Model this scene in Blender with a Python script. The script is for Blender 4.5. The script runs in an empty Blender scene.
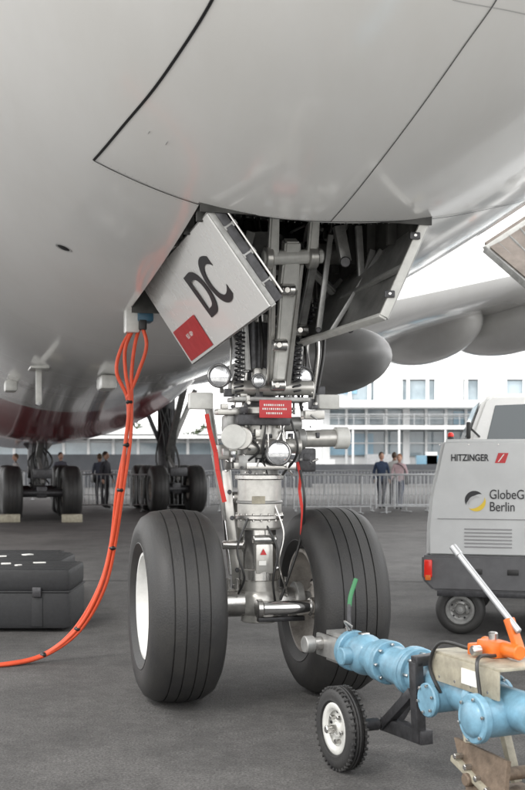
import bpy, bmesh, math, random
from mathutils import Matrix, Vector
random.seed(7)
rad=math.radians
F=1100.0; CH=1.6
def W(px,py,Y): return Vector(((px-262)/F*Y, Y, CH+(458-py)/F*Y))
# aircraft frame: (l lateral, s aft, z up)
TH=rad(15); CT,ST=math.cos(TH),math.sin(TH)
OX,OY=-0.05,7.42
ACM=Matrix.Translation((OX,OY,0))@Matrix.Rotation(TH,4,'Z')
def A(l,s,z): return ACM@Vector((l,s,z))
def G(px,py,s):
    rx=(px-262)/F
    Y=(s-OX*ST+OY*CT)/(CT-rx*ST)
    return W(px,py,Y)
# ------------------------------------------------------------ materials
def mat(name,col,rough=.5,metal=0,coat=0,noise=0,nscale=8,bump=0,bscale=60,spec=.5,trans=0,ncol=None):
    m=bpy.data.materials.new(name); m.use_nodes=True
    nt=m.node_tree; b=nt.nodes['Principled BSDF']
    b.inputs['Base Color'].default_value=(*col,1); b.inputs['Roughness'].default_value=rough
    b.inputs['Metallic'].default_value=metal; b.inputs['Coat Weight'].default_value=coat
    b.inputs['Coat Roughness'].default_value=.08
    b.inputs['Specular IOR Level'].default_value=spec
    b.inputs['Transmission Weight'].default_value=trans
    tc=nt.nodes.new('ShaderNodeTexCoord')
    if noise>0:
        n=nt.nodes.new('ShaderNodeTexNoise'); n.inputs['Scale'].default_value=nscale; n.inputs['Detail'].default_value=8; n.inputs['Roughness'].default_value=.65
        nt.links.new(tc.outputs['Object'],n.inputs['Vector'])
        r=nt.nodes.new('ShaderNodeValToRGB'); r.color_ramp.elements[0].position=.32; r.color_ramp.elements[1].position=.68
        d=ncol if ncol else tuple(c*(1-noise) for c in col)
        r.color_ramp.elements[0].color=(*d,1)
        r.color_ramp.elements[1].color=(*[min(1,c*(1+noise*.25)) for c in col],1)
        nt.links.new(n.outputs['Fac'],r.inputs['Fac']); nt.links.new(r.outputs['Color'],b.inputs['Base Color'])
        mr=nt.nodes.new('ShaderNodeMapRange'); mr.inputs['To Min'].default_value=min(1,rough*1.35); mr.inputs['To Max'].default_value=rough*.8
        nt.links.new(n.outputs['Fac'],mr.inputs['Value']); nt.links.new(mr.outputs['Result'],b.inputs['Roughness'])
    if bump>0:
        n=nt.nodes.new('ShaderNodeTexNoise'); n.inputs['Scale'].default_value=bscale; n.inputs['Detail'].default_value=6
        nt.links.new(tc.outputs['Object'],n.inputs['Vector'])
        bp=nt.nodes.new('ShaderNodeBump'); bp.inputs['Strength'].default_value=bump; bp.inputs['Distance'].default_value=.01
        nt.links.new(n.outputs['Fac'],bp.inputs['Height']); nt.links.new(bp.outputs['Normal'],b.inputs['Normal'])
    return m
M={}
M['white']=mat('white_paint',(.86,.86,.84),.25,coat=.4,noise=.05,nscale=3)
M['gearwhite']=mat('gear_white_paint',(.62,.62,.59),.3,coat=.2,noise=.25,nscale=7)
M['silver']=mat('silver_painted_strut',(.56,.55,.52),.28,metal=.6,noise=.3,nscale=8)
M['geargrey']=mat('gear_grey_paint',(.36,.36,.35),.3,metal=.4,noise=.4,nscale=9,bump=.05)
M['steel']=mat('worn_steel',(.62,.61,.59),.22,metal=.95,noise=.3,nscale=14)
M['chrome']=mat('chrome',(.85,.85,.85),.08,metal=1)
M['darksteel']=mat('dark_steel',(.075,.075,.08),.35,metal=.5,noise=.5,nscale=20,bump=.1)
M['black']=mat('black_rubber_hose',(.018,.018,.018),.4)
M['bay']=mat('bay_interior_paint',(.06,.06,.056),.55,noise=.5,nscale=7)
M['aftshape']=mat('aft_shape_grey',(.20,.20,.20),.4,noise=.2,nscale=3)
M['tyre']=mat('tyre_rubber',(.020,.020,.021),.5,noise=.35,nscale=5,bump=.2,bscale=90,ncol=(.034,.033,.031))
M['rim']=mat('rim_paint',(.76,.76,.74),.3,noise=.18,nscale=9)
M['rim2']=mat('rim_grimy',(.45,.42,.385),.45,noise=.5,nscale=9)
M['red']=mat('red_paint',(.5,.025,.03),.35,noise=.15)
M['redcloth']=mat('red_webbing',(.6,.05,.04),.8)
M['orange']=mat('orange_cable',(.68,.085,.03),.5,noise=.2)
M['orangep']=mat('orange_paint',(.72,.16,.02),.35,noise=.3)
M['letter']=mat('black_lettering',(.015,.015,.018),.4)
M['blue']=mat('light_blue_paint',(.19,.37,.49),.38,noise=.4,nscale=9,bump=.05,coat=.2)
M['beige']=mat('beige_metal',(.38,.35,.27),.45,noise=.4,nscale=12)
M['rusty']=mat('rusty_steel',(.20,.15,.11),.6,metal=.4,noise=.5,nscale=14,bump=.3)
M['gpu']=mat('gpu_silver_paint',(.52,.53,.53),.32,noise=.1,nscale=3,coat=.2)
M['gpudark']=mat('gpu_dark_plastic',(.11,.11,.115),.5,noise=.2)
M['vent']=mat('gpu_vent_shadow',(.25,.25,.255),.5)
M['glassd']=mat('lamp_reflector',(.66,.67,.69),.10,metal=.75,noise=.35,nscale=40)
M['lens']=mat('red_lens',(.7,.03,.02),.15)
M['green']=mat('green_grip',(.04,.20,.08),.5)
M['bluebox']=mat('connector_blue',(.03,.10,.16),.4)
M['case']=mat('black_case_plastic',(.018,.019,.021),.5,noise=.3,nscale=30,bump=.3,bscale=200)
M['galv']=mat('galvanised_steel',(.5,.51,.52),.4,metal=.7,noise=.2)
M['facade']=mat('facade_white',(.80,.81,.81),.5,noise=.06,nscale=.5)
M['glass']=mat('window_glass',(.34,.41,.45),.06,noise=.5,nscale=.25,spec=.8)
M['glassblue']=mat('window_glass_blue',(.20,.40,.54),.1,noise=.4,nscale=.3,spec=.8)
M['cabglass']=mat('cab_glass',(.06,.08,.09),.04,spec=.8)
M['paper']=mat('paper',(.75,.75,.72),.8)
M['darkwall']=mat('dark_banner',(.08,.085,.095),.6,noise=.3,nscale=.7)
M['skin']=mat('skin',(.55,.33,.24),.55)
M['yel']=mat('sticker_yellow',(.7,.5,.05),.5)
M['brown']=mat('cargo_liner',(.26,.22,.19),.6,noise=.4,nscale=3)
# ------------------------------------------------------------ mesh builder
def top(name,loc=(0,0,0)):
    e=bpy.data.objects.new(name,None); e.empty_display_size=.2; e.location=loc
    bpy.context.scene.collection.objects.link(e); return e
def attach(o,parent):
    if parent:
        o.parent=parent; o.matrix_parent_inverse=Matrix.Translation(parent.location).inverted()
class MB:
    def __init__(s,X=None): s.v=[];s.f=[];s.m=[];s.mats=[];s.X=X or Matrix()
    def mi(s,m):
        m=M[m] if isinstance(m,str) else m
        if m not in s.mats: s.mats.append(m)
        return s.mats.index(m)
    def add(s,vs,fs,m,X=None):
        X=X if X is not None else s.X
        o=len(s.v); s.v+= [X@Vector(v) for v in vs]; k=s.mi(m)
        for f in fs: s.f.append([i+o for i in f]); s.m.append(k)
    def addbm(s,bm,m,X=None):
        bm.verts.index_update()
        s.add([v.co.copy() for v in bm.verts],[[v.index for v in f.verts] for f in bm.faces],m,X); bm.free()
    def box(s,c,size,m,R=None,bev=.004):
        bm=bmesh.new(); bmesh.ops.create_cube(bm,size=1)
        for v in bm.verts: v.co=Vector((v.co.x*size[0],v.co.y*size[1],v.co.z*size[2]))
        bev=min(bev,min(size)*.4)
        if bev>0: bmesh.ops.bevel(bm,geom=bm.edges[:],offset=bev,segments=2,affect='EDGES',profile=.6)
        T=Matrix.Translation(c)@(R.to_4x4() if R is not None else Matrix())
        s.addbm(bm,m,s.X@T)
    def lathe(s,prof,p,axis,m,seg=32,world=False):
        axis=Vector(axis).normalized(); q=Vector((0,0,1)).rotation_difference(axis).to_matrix().to_4x4()
        T=Matrix.Translation(p)@q
        vs=[];rings=[]
        for r,h in prof:
            if r<1e-6: rings.append([len(vs)]); vs.append((0,0,h))
            else:
                rings.append(list(range(len(vs),len(vs)+seg)))
                for i in range(seg):
                    a=2*math.pi*i/seg; vs.append((r*math.cos(a),r*math.sin(a),h))
        fs=[]
        for a,b in zip(rings,rings[1:]):
            for i in range(seg):
                j=(i+1)%seg
                if len(a)==1 and len(b)==1: break
                if len(a)==1: fs.append([a[0],b[i],b[j]])
                elif len(b)==1: fs.append([a[j],a[i],b[0]])
                else: fs.append([a[i],a[j],b[j],b[i]][::-1])
        s.add(vs,fs,m,s.X@T)
    def cyl(s,p1,p2,r,m,r2=None,seg=24,ch=None):
        p1=Vector(p1);p2=Vector(p2);h=(p2-p1).length; r2=r if r2 is None else r2
        c=min(.006,r*.25,h*.2) if ch is None else ch
        s.lathe([(0,0),(r-c,0),(r,c),(r2,h-c),(r2-c,h),(0,h)],p1,p2-p1,m,seg)
    def plate(s,pts,t,m):
        pts=[Vector(p) for p in pts]; n=(pts[1]-pts[0]).cross(pts[2]-pts[0]).normalized()*t/2
        k=len(pts); vs=[p-n for p in pts]+[p+n for p in pts]
        fs=[list(range(k))[::-1],list(range(k,2*k))]+[[i,(i+1)%k,(i+1)%k+k,i+k] for i in range(k)]
        s.add(vs,fs,m)
    def prism(s,prof,y0,y1,m,bev=.02):
        bm=bmesh.new(); a=[bm.verts.new((x,y0,z)) for x,z in prof]
        f=bm.faces.new(a); r=bmesh.ops.extrude_face_region(bm,geom=[f])
        for v in [e for e in r['geom'] if isinstance(e,bmesh.types.BMVert)]: v.co.y=y1
        bmesh.ops.recalc_face_normals(bm,faces=bm.faces[:])
        if bev: bmesh.ops.bevel(bm,geom=bm.edges[:],offset=bev,segments=3,affect='EDGES')
        s.addbm(bm,m)
    def beam(s,p1,p2,w,d,m,bev=.005,up=(0,0,1)):
        p1=Vector(p1);p2=Vector(p2);z=(p2-p1);h=z.length;z.normalize()
        x=Vector(up).cross(z)
        if x.length<.05: x=Vector((1,0,0)).cross(z) if abs(z.x)<.9 else Vector((0,1,0)).cross(z)
        x.normalize(); y=z.cross(x)
        R=Matrix((x,y,z)).transposed()
        s.box((p1+p2)/2,(w,d,h),m,R,bev)
    def sphere(s,c,r,m,sc=(1,1,1),R=None,seg=24):
        bm=bmesh.new(); bmesh.ops.create_uvsphere(bm,u_segments=seg,v_segments=seg//2,radius=r)
        for v in bm.verts: v.co=Vector((v.co.x*sc[0],v.co.y*sc[1],v.co.z*sc[2]))
        s.addbm(bm,m,s.X@Matrix.Translation(c)@(R.to_4x4() if R is not None else Matrix()))
    def tube(s,pts,r,m,seg=8,sub=6):
        pts=[Vector(p) for p in pts]; P=[]
        e=[pts[0]*2-pts[1]]+pts+[pts[-1]*2-pts[-2]]
        for i in range(1,len(e)-2):
            a,b,c,d=e[i-1:i+3]
            for k in range(sub):
                t=k/sub; P.append(.5*((2*b)+(c-a)*t+(2*a-5*b+4*c-d)*t*t+(3*b-3*c+d-a)*t**3))
        P.append(pts[-1])
        vs=[];fs=[];N=None
        for i,p in enumerate(P):
            t=(P[min(i+1,len(P)-1)]-P[max(i-1,0)]).normalized()
            if N is None:
                N=t.orthogonal().normalized()
            N=(N-t*N.dot(t)).normalized(); B=t.cross(N)
            for k in range(seg):
                a=2*math.pi*k/seg; vs.append(p+(N*math.cos(a)+B*math.sin(a))*r)
        for i in range(len(P)-1):
            for k in range(seg):
                j=(k+1)%seg; fs.append([i*seg+k,i*seg+j,(i+1)*seg+j,(i+1)*seg+k])
        fs.append(list(range(seg))[::-1]); fs.append([(len(P)-1)*seg+k for k in range(seg)])
        s.add(vs,fs,m)
    def done(s,name,parent=None,smooth=True):
        me=bpy.data.meshes.new(name); me.from_pydata([tuple(v) for v in s.v],[],s.f)
        for m in s.mats: me.materials.append(m)
        me.polygons.foreach_set('material_index',s.m)
        me.polygons.foreach_set('use_smooth',[smooth]*len(s.f))
        me.update()
        if smooth: me.set_sharp_from_angle(angle=rad(38))
        o=bpy.data.objects.new(name,me); bpy.context.scene.collection.objects.link(o); attach(o,parent); return o
def text(name,body,origin,xd,yd,size,m,parent,ext=.001,bold=0,sx=1,align='CENTER'):
    c=bpy.data.curves.new(name,'FONT'); c.body=body; c.size=size; c.extrude=ext; c.align_x=align; c.align_y='CENTER'; c.offset=bold
    c.materials.append(M[m])
    o=bpy.data.objects.new(name,c); bpy.context.scene.collection.objects.link(o)
    x=Vector(xd).normalized(); y=Vector(yd); y=(y-x*y.dot(x)).normalized(); z=x.cross(y)
    R=Matrix((x*sx,y,z)).transposed().to_4x4()
    if parent: o.parent=parent; o.matrix_parent_inverse=Matrix.Translation(parent.location).inverted()
    o.matrix_basis=Matrix.Translation(origin)@R
    return o
# ------------------------------------------------------------ world
sc=bpy.context.scene
w=bpy.data.worlds.new("World"); sc.world=w; w.use_nodes=True
nt=w.node_tree; bg=nt.nodes['Background']
sky=nt.nodes.new('ShaderNodeTexSky'); sky.sky_type='NISHITA'; sky.sun_disc=False
SE,SR=rad(48),rad(215)
sky.sun_elevation=SE; sky.sun_rotation=SR; sky.dust_density=4; sky.air_density=1.5
mx=nt.nodes.new('ShaderNodeMix'); mx.data_type='RGBA'; mx.inputs['Factor'].default_value=.88
mx.inputs['B'].default_value=(20.0,19.9,19.8,1)
nt.links.new(sky.outputs['Color'],mx.inputs['A']); nt.links.new(mx.outputs['Result'],bg.inputs['Color'])
bg.inputs['Strength'].default_value=.14
sl=bpy.data.lights.new('sun','SUN'); sl.energy=1.5; sl.angle=rad(14); sl.color=(1,.97,.93)
so=bpy.data.objects.new('sun',sl); sc.collection.objects.link(so)
d=Vector((math.sin(SR)*math.cos(SE),math.cos(SR)*math.cos(SE),math.sin(SE)))
so.rotation_euler=d.to_track_quat('Z','Y').to_euler()
# ------------------------------------------------------------ camera
cam=bpy.data.cameras.new('camera'); co=bpy.data.objects.new('camera',cam); sc.collection.objects.link(co)
cam.sensor_fit='VERTICAL'; cam.sensor_height=36; cam.sensor_width=24; cam.lens=36*F/790; cam.shift_y=63/790; cam.clip_end=3000
cam.dof.use_dof=True; cam.dof.focus_distance=6.9; cam.dof.aperture_fstop=4.0
co.location=(0,0,CH); co.rotation_euler=(rad(90),0,0); sc.camera=co
sc.view_settings.view_transform='Standard'; sc.view_settings.look='None'; sc.view_settings.exposure=0
# ------------------------------------------------------------ ground
def groundmat(name,c0,c1,lo=.45,hi=1.25,wear=True):
    gm=bpy.data.materials.new(name); gm.use_nodes=True; nt=gm.node_tree; b=nt.nodes['Principled BSDF']
    tc=nt.nodes.new('ShaderNodeTexCoord')
    def noise(sc_,det=6,ro=.6):
        n=nt.nodes.new('ShaderNodeTexNoise'); n.inputs['Scale'].default_value=sc_; n.inputs['Detail'].default_value=det; n.inputs['Roughness'].default_value=ro
        nt.links.new(tc.outputs['Object'],n.inputs['Vector']); return n
    n1=noise(.35); n2=noise(75,5,.75); n3=noise(1.7,9,.7); n4=noise(14,6,.7)
    def ramp(n,p0,a,p1,b_):
        r=nt.nodes.new('ShaderNodeValToRGB'); r.color_ramp.elements[0].position=p0; r.color_ramp.elements[0].color=a; r.color_ramp.elements[1].position=p1; r.color_ramp.elements[1].color=b_
        nt.links.new(n.outputs['Fac'],r.inputs['Fac']); return r
    r=ramp(n1,.3,(*c0,1),.7,(*c1,1)); r2=ramp(n2,.36,(lo,lo,lo,1),.68,(hi,hi,hi,1)); r3=ramp(n3,.36,(.66,.66,.66,1),.56,(1.06,1.06,1.06,1)); r4=ramp(n4,.35,(.8,.8,.8,1),.65,(1.12,1.12,1.12,1))
    prev=r.outputs['Color']
    for q in ((r2,r3,r4) if wear else (r2,)):
        m1=nt.nodes.new('ShaderNodeMix'); m1.data_type='RGBA'; m1.blend_type='MULTIPLY'; m1.inputs['Factor'].default_value=1
        nt.links.new(prev,m1.inputs['A']); nt.links.new(q.outputs['Color'],m1.inputs['B']); prev=m1.outputs['Result']
    nt.links.new(prev,b.inputs['Base Color']); b.inputs['Roughness'].default_value=.75
    bp=nt.nodes.new('ShaderNodeBump'); bp.inputs['Strength'].default_value=.7; bp.inputs['Distance'].default_value=.008
    nt.links.new(n2.outputs['Fac'],bp.inputs['Height']); nt.links.new(bp.outputs['Normal'],b.inputs['Normal'])
    return gm
M['asphalt']=groundmat('asphalt',(.080,.077,.075),(.130,.126,.122),.30,1.45)
M['bounce_concrete']=groundmat('bounce_concrete',(.54,.53,.50),(.64,.63,.60),.85,1.08,False)  # pale colour for the unseen slabs that brighten the belly
g=MB(); g.add([(-600,-300,0),(600,-300,0),(600,900,0),(-600,900,0)],[[0,1,2,3]],'asphalt'); g.done('ground')
M['tar']=mat('tar_seam',(.06,.058,.056),.7)
g=MB()
# concrete slabs, unseen, added to bounce light up onto the belly
for i in range(-8,8):
    for j in range(7):
        x0,y0=i*6.0,.6-(j+1)*6.0
        g.add([(x0+.01,y0+.01,.004),(x0+5.99,y0+.01,.004),(x0+5.99,y0+5.99,.004),(x0+.01,y0+5.99,.004)],[[0,1,2,3]],'bounce_concrete')
g.done('bounce_apron')
g=MB()
for x0,y0,x1,y1,wd in [(-12,14.6,14,13.9,.04),(-14,24,16,24.5,.06)]:
    dx,dy=x1-x0,y1-y0; L=math.hypot(dx,dy); nx,ny=-dy/L*wd/2,dx/L*wd/2
    g.add([(x0+nx,y0+ny,.004),(x0-nx,y0-ny,.004),(x1-nx,y1-ny,.004),(x1+nx,y1+ny,.004)],[[0,1,2,3]],'tar')
g.done('pavement_joints')
# ------------------------------------------------------------ fuselage
def pchip(xs,ys):
    n=len(xs); h=[xs[i+1]-xs[i] for i in range(n-1)]; dl=[(ys[i+1]-ys[i])/h[i] for i in range(n-1)]
    d=[0]*n; d[0]=dl[0]; d[-1]=dl[-1]
    for i in range(1,n-1):
        if dl[i-1]*dl[i]>0:
            w1=2*h[i]+h[i-1]; w2=h[i]+2*h[i-1]; d[i]=(w1+w2)/(w1/dl[i-1]+w2/dl[i])
    def f(x):
        x=max(xs[0],min(xs[-1],x)); i=0
        while i<n-2 and x>xs[i+1]: i+=1
        t=(x-xs[i])/h[i]
        return (2*t**3-3*t*t+1)*ys[i]+(t**3-2*t*t+t)*h[i]*d[i]+(-2*t**3+3*t*t)*ys[i+1]+(t**3-t*t)*h[i]*d[i+1]
    return f
zb=pchip([-5.25,-5.15,-4.8,-4.2,-3.3,-2.4,-1.4,0,2,5,12,16,20,34,44,60],[4.9,4.5,4.08,3.68,3.31,3.08,2.90,2.76,2.64,2.53,2.46,2.3,1.98,1.95,2.9,6.2])
fa=pchip([-5.25,-5.15,-4.8,-4.2,-3.3,-2.4,-1.4,0,2,5,8,14,20,34,44,60],[.02,.5,1.1,1.72,2.3,2.62,2.87,3.12,3.36,3.54,3.57,3.62,4.75,4.75,3.5,1.0])
zc=pchip([-5.25,-4.2,-3.3,-1.4,0,5,12,60],[4.92,5.0,5.1,5.35,5.6,6.1,6.3,7.5])
zt=pchip([-5.25,-5.15,-4.8,-4.2,-3.3,-1.4,0,3,6,12,40,60],[4.94,5.3,5.7,6.2,6.9,8.2,9.1,10.3,10.8,10.9,10.9,8.8])
def FZ(s,l):
    a=fa(s); c=zc(s); t=max(0,1-(l/a)**2); return c-(c-zb(s))*math.sqrt(t)
def FN(s,l):
    e=.02; dz_l=(FZ(s,l+e)-FZ(s,l-e))/(2*e); dz_s=(FZ(s+e,l)-FZ(s-e,l))/(2*e)
    return Vector((dz_l,dz_s,-1)).normalized()
fm=mat('fuselage_paint',(.92,.92,.905),.16,coat=.7,noise=.03,nscale=.8)
nt=fm.node_tree; b=nt.nodes['Principled BSDF']; src=b.inputs['Base Color'].links[0].from_socket
tcn=[n for n in nt.nodes if n.type=='TEX_COORD'][0]
sx=nt.nodes.new('ShaderNodeSeparateXYZ'); nt.links.new(tcn.outputs['Object'],sx.inputs[0])
lt=nt.nodes.new('ShaderNodeMath'); lt.operation='LESS_THAN'; lt.inputs[1].default_value=2.95; nt.links.new(sx.outputs['Z'],lt.inputs[0])
gt=nt.nodes.new('ShaderNodeMath'); gt.operation='GREATER_THAN'; gt.inputs[1].default_value=20.0; nt.links.new(sx.outputs['Y'],gt.inputs[0])
mu=nt.nodes.new('ShaderNodeMath'); mu.operation='MULTIPLY'; nt.links.new(lt.outputs[0],mu.inputs[0]); nt.links.new(gt.outputs[0],mu.inputs[1])
mm=nt.nodes.new('ShaderNodeMix'); mm.data_type='RGBA'; nt.links.new(mu.outputs[0],mm.inputs['Factor']); nt.links.new(src,mm.inputs['A']); mm.inputs['B'].default_value=(.36,.012,.025,1)
# very light travelling grime along the fore-aft axis
mp=nt.nodes.new('ShaderNodeMapping'); mp.inputs['Rotation'].default_value=(0,0,-TH); mp.inputs['Scale'].default_value=(2.2,.5,1.5)
nt.links.new(tcn.outputs['Object'],mp.inputs['Vector'])
ns=nt.nodes.new('ShaderNodeTexNoise'); ns.inputs['Scale'].default_value=1.0; ns.inputs['Detail'].default_value=9; ns.inputs['Roughness'].default_value=.65; nt.links.new(mp.outputs['Vector'],ns.inputs['Vector'])
rs=nt.nodes.new('ShaderNodeValToRGB'); rs.color_ramp.elements[0].position=.3; rs.color_ramp.elements[0].color=(.955,.95,.94,1); rs.color_ramp.elements[1].position=.6; rs.color_ramp.elements[1].color=(1,1,1,1)
nt.links.new(ns.outputs['Fac'],rs.inputs['Fac'])
mg=nt.nodes.new('ShaderNodeMix'); mg.data_type='RGBA'; mg.blend_type='MULTIPLY'; mg.inputs['Factor'].default_value=1
nt.links.new(mm.outputs['Result'],mg.inputs['A']); nt.links.new(rs.outputs['Color'],mg.inputs['B'])
nt.links.new(mg.outputs['Result'],b.inputs['Base Color'])
M['fus']=fm
plane=top('passenger_airplane',(OX,OY,5))
BW=.67; S0,S1=-1.4,1.15
ss=[-5.25,-5.22,-5.15,-5.0]+[-4.8+.1*i for i in range(34)]
ss=[x for x in ss if x<S0-.01]+[S0+(S1-S0)*i/16 for i in range(17)]+[S1+.25*i for i in range(1,20)]
x=ss[-1]
while x<60: x+=.75; ss.append(min(x,60))
fu=MB(ACM); NB=12; NS=64; rings=[]
for s in ss:
    a=fa(s); zc_=zc(s); hb=zc_-zb(s); ht=zt(s)-zc_; bw=min(BW,a*.5); ring=[]
    for i in range(NB+1):
        l=-bw+2*bw*i/NB; ring.append((l,s,zc_-hb*math.sqrt(1-(l/a)**2)))
    t0=math.asin(bw/a)
    for i in range(1,NS):
        t=t0+(2*math.pi-2*t0)*i/NS
        cz=-math.cos(t); ring.append((a*math.sin(t),s,zc_+(hb if cz<0 else ht)*cz))
    rings.append(ring)
n=len(rings[0]); vs=[v for r_ in rings for v in r_]; fs=[]
for i in range(len(ss)-1):
    for j in range(n):
        if j<NB and ss[i]>=S0-1e-4 and ss[i+1]<=S1+1e-4: continue
        k=(j+1)%n; fs.append([i*n+j,i*n+k,(i+1)*n+k,(i+1)*n+j])
fs.append(list(range(n))); 
fu.add(vs,fs,'fus'); fo=fu.done('fuselage',plane)
bm=bmesh.new(); bm.from_mesh(fo.data); bmesh.ops.recalc_face_normals(bm,faces=bm.faces[:]); bm.to_mesh(fo.data); bm.free()
M['seam']=mat('panel_gap',(.012,.012,.013),.6)
M['seam2']=mat('panel_joint',(.42,.42,.42),.5)
def ribbon(pts,wd,m,name,off=.003,parent=plane,sub=10):
    g=MB(ACM); P=[]
    e=[(2*pts[0][0]-pts[1][0],2*pts[0][1]-pts[1][1])]+list(pts)+[(2*pts[-1][0]-pts[-2][0],2*pts[-1][1]-pts[-2][1])]
    for i in range(1,len(e)-2):
        for k in range(sub):
            t=k/sub; P.append(tuple(.5*((2*e[i][c])+(e[i+1][c]-e[i-1][c])*t+(2*e[i-1][c]-5*e[i][c]+4*e[i+1][c]-e[i+2][c])*t*t+(3*e[i][c]-3*e[i+1][c]+e[i+2][c]-e[i-1][c])*t**3) for c in (0,1)))
    P.append(pts[-1]); vs=[];fs=[]
    for i,(s,l) in enumerate(P):
        a=P[max(0,i-1)];c=P[min(len(P)-1,i+1)]; ds,dl=c[0]-a[0],c[1]-a[1]; L=math.hypot(ds,dl); ns,nl=-dl/L*wd/2,ds/L*wd/2
        for q in (-1,1):
            s_,l_=s+q*ns,l+q*nl; v=Vector((l_,s_,FZ(s_,l_)))+FN(s_,l_)*off; vs.append(v)
    for i in range(len(P)-1): fs.append([2*i,2*i+1,2*i+3,2*i+2])
    g.add(vs,fs,m); return g.done(name,parent)
def FP(px,py):
    Y=2.5
    while Y<40:
        p=W(px,py,Y); q=ACM.inverted()@p
        if abs(q.x)<fa(q.y) and q.z>FZ(q.y,q.x): break
        Y+=.01
    return ACM.inverted()@p
def SL(px,py): q=FP(px,py); return (q.y,q.x)
edge_pts=[SL(93,160),SL(122,126),SL(153,88),SL(181,49),SL(203,14),SL(218,-14),SL(236,-55)]
rear=[SL(93,160),SL(150,186),SL(203,205),SL(262,216),SL(330,221),SL(385,221),SL(440,217),SL(490,208),SL(526,199)]
ribbon(edge_pts,.013,'seam','door_gap_side'); ribbon([(a,-b_) for a,b_ in edge_pts],.009,'seam','door_gap_other_side')
ribbon(rear,.009,'seam','door_gap_rear',sub=14)
ribbon([SL(330,221),SL(411,119),SL(460,50),SL(492,4),SL(512,-30)],.005,'seam','door_gap_centre',sub=20)
ribbon([SL(452,-2),SL(500,8),SL(530,14)],.004,'seam2','door_joint')
for s_ in (3.2,6.2,9.5,13):
    ribbon([(s_,-2.9+.29*i) for i in range(21)],.008,'seam2','frame_joint',sub=4)
g=MB(ACM)
q=FP(63,248); nrm=FN(q.y,q.x); g.lathe([(0,.004),(.03,.004),(.042,0)],q,nrm,'seam',24); g.lathe([(.042,0),(.055,.003),(.06,0)],q,nrm,'seam2',24)
for px,py in [(148,133),(166,143)]:
    q=FP(px,py); g.beam(q+Vector((0,-.035,0))+FN(q.y,q.x)*.002,q+Vector((0.0,.035,0))+FN(q.y,q.x)*.002,.004,.003,'seam2')
for px,py in [(10,385),(106,380)]:
    q=FP(px,py-4); g.box(q+Vector((0,0,-.08)),(.18,.5,.16),'gearwhite',bev=.04)
q=FP(38,366); g.beam(q,q+Vector((0,0,-.45)),.025,.07,'gearwhite',up=(1,0,0)); g.box(q+Vector((0,0,-.03)),(.22,.5,.03),'gearwhite',bev=.012); g.cyl(q+Vector((0,-.1,-.45)),q+Vector((0,.2,-.43)),.02,'seam2',seg=10)
def rivrow(pts,d=.035,inset=.0):
    for a,b_ in zip(pts,pts[1:]):
        L=math.hypot(b_[0]-a[0],b_[1]-a[1]); k=max(1,int(L/d))
        for i in range(k):
            s_=a[0]+(b_[0]-a[0])*i/k; l_=a[1]+(b_[1]-a[1])*i/k
            q=Vector((l_,s_,FZ(s_,l_)))+FN(s_,l_)*.0006; g.lathe([(0,.001),(.002,.0008),(.0027,0)],q,FN(s_,l_),'seam2',6)
rivrow([(a+.035,b_) for a,b_ in rear]); rivrow([(a-.03,b_*.99) for a,b_ in rear])
g.done('skin_fittings',plane)
# ---------------- gear bay
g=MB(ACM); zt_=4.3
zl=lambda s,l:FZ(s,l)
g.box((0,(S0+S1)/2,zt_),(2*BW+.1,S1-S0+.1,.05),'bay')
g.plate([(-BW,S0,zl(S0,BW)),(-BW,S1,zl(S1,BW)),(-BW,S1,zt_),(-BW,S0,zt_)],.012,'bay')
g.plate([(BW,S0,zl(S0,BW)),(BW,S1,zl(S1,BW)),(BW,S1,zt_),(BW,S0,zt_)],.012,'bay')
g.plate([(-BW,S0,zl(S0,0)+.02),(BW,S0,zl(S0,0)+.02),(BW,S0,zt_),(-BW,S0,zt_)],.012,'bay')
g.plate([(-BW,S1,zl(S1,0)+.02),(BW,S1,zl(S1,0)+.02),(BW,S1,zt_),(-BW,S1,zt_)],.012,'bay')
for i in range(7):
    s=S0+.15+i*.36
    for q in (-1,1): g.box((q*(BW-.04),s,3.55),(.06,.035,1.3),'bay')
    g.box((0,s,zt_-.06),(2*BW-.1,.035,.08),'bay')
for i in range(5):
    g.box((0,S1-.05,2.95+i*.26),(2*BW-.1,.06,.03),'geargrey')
rnd=random.Random(3)
for i in range(46):
    q=rnd.choice((-1,1)); l=q*rnd.uniform(.42,.6); z0=rnd.uniform(2.95,3.9); s0=rnd.uniform(S0+.1,.5)
    pts=[(l,s0,z0)]
    for k in range(4): pts.append((l+rnd.uniform(-.06,.06),s0+.16*(k+1),z0+rnd.uniform(-.12,.12)))
    g.tube(pts,rnd.choice((.006,.009,.014)),rnd.choice(('black','steel','black','geargrey')))
for i in range(24):
    l=rnd.uniform(-.55,.55); s0=rnd.uniform(.7,1.05)
    g.tube([(l,s0,2.75+rnd.random()*.2),(l+rnd.uniform(-.05,.05),s0,3.2),(l+rnd.uniform(-.1,.1),s0,3.7),(l,s0-.1,4.2)],rnd.choice((.007,.012)),rnd.choice(('black','steel','black')))
for i in range(14):
    l=rnd.uniform(-.6,.6); g.box((l,rnd.uniform(.3,1),rnd.uniform(3,3.8)),(rnd.uniform(.06,.18),rnd.uniform(.06,.15),rnd.uniform(.06,.2)),rnd.choice(('geargrey','bay','darksteel')),bev=.01)
g.done('gear_bay',plane)
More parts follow.
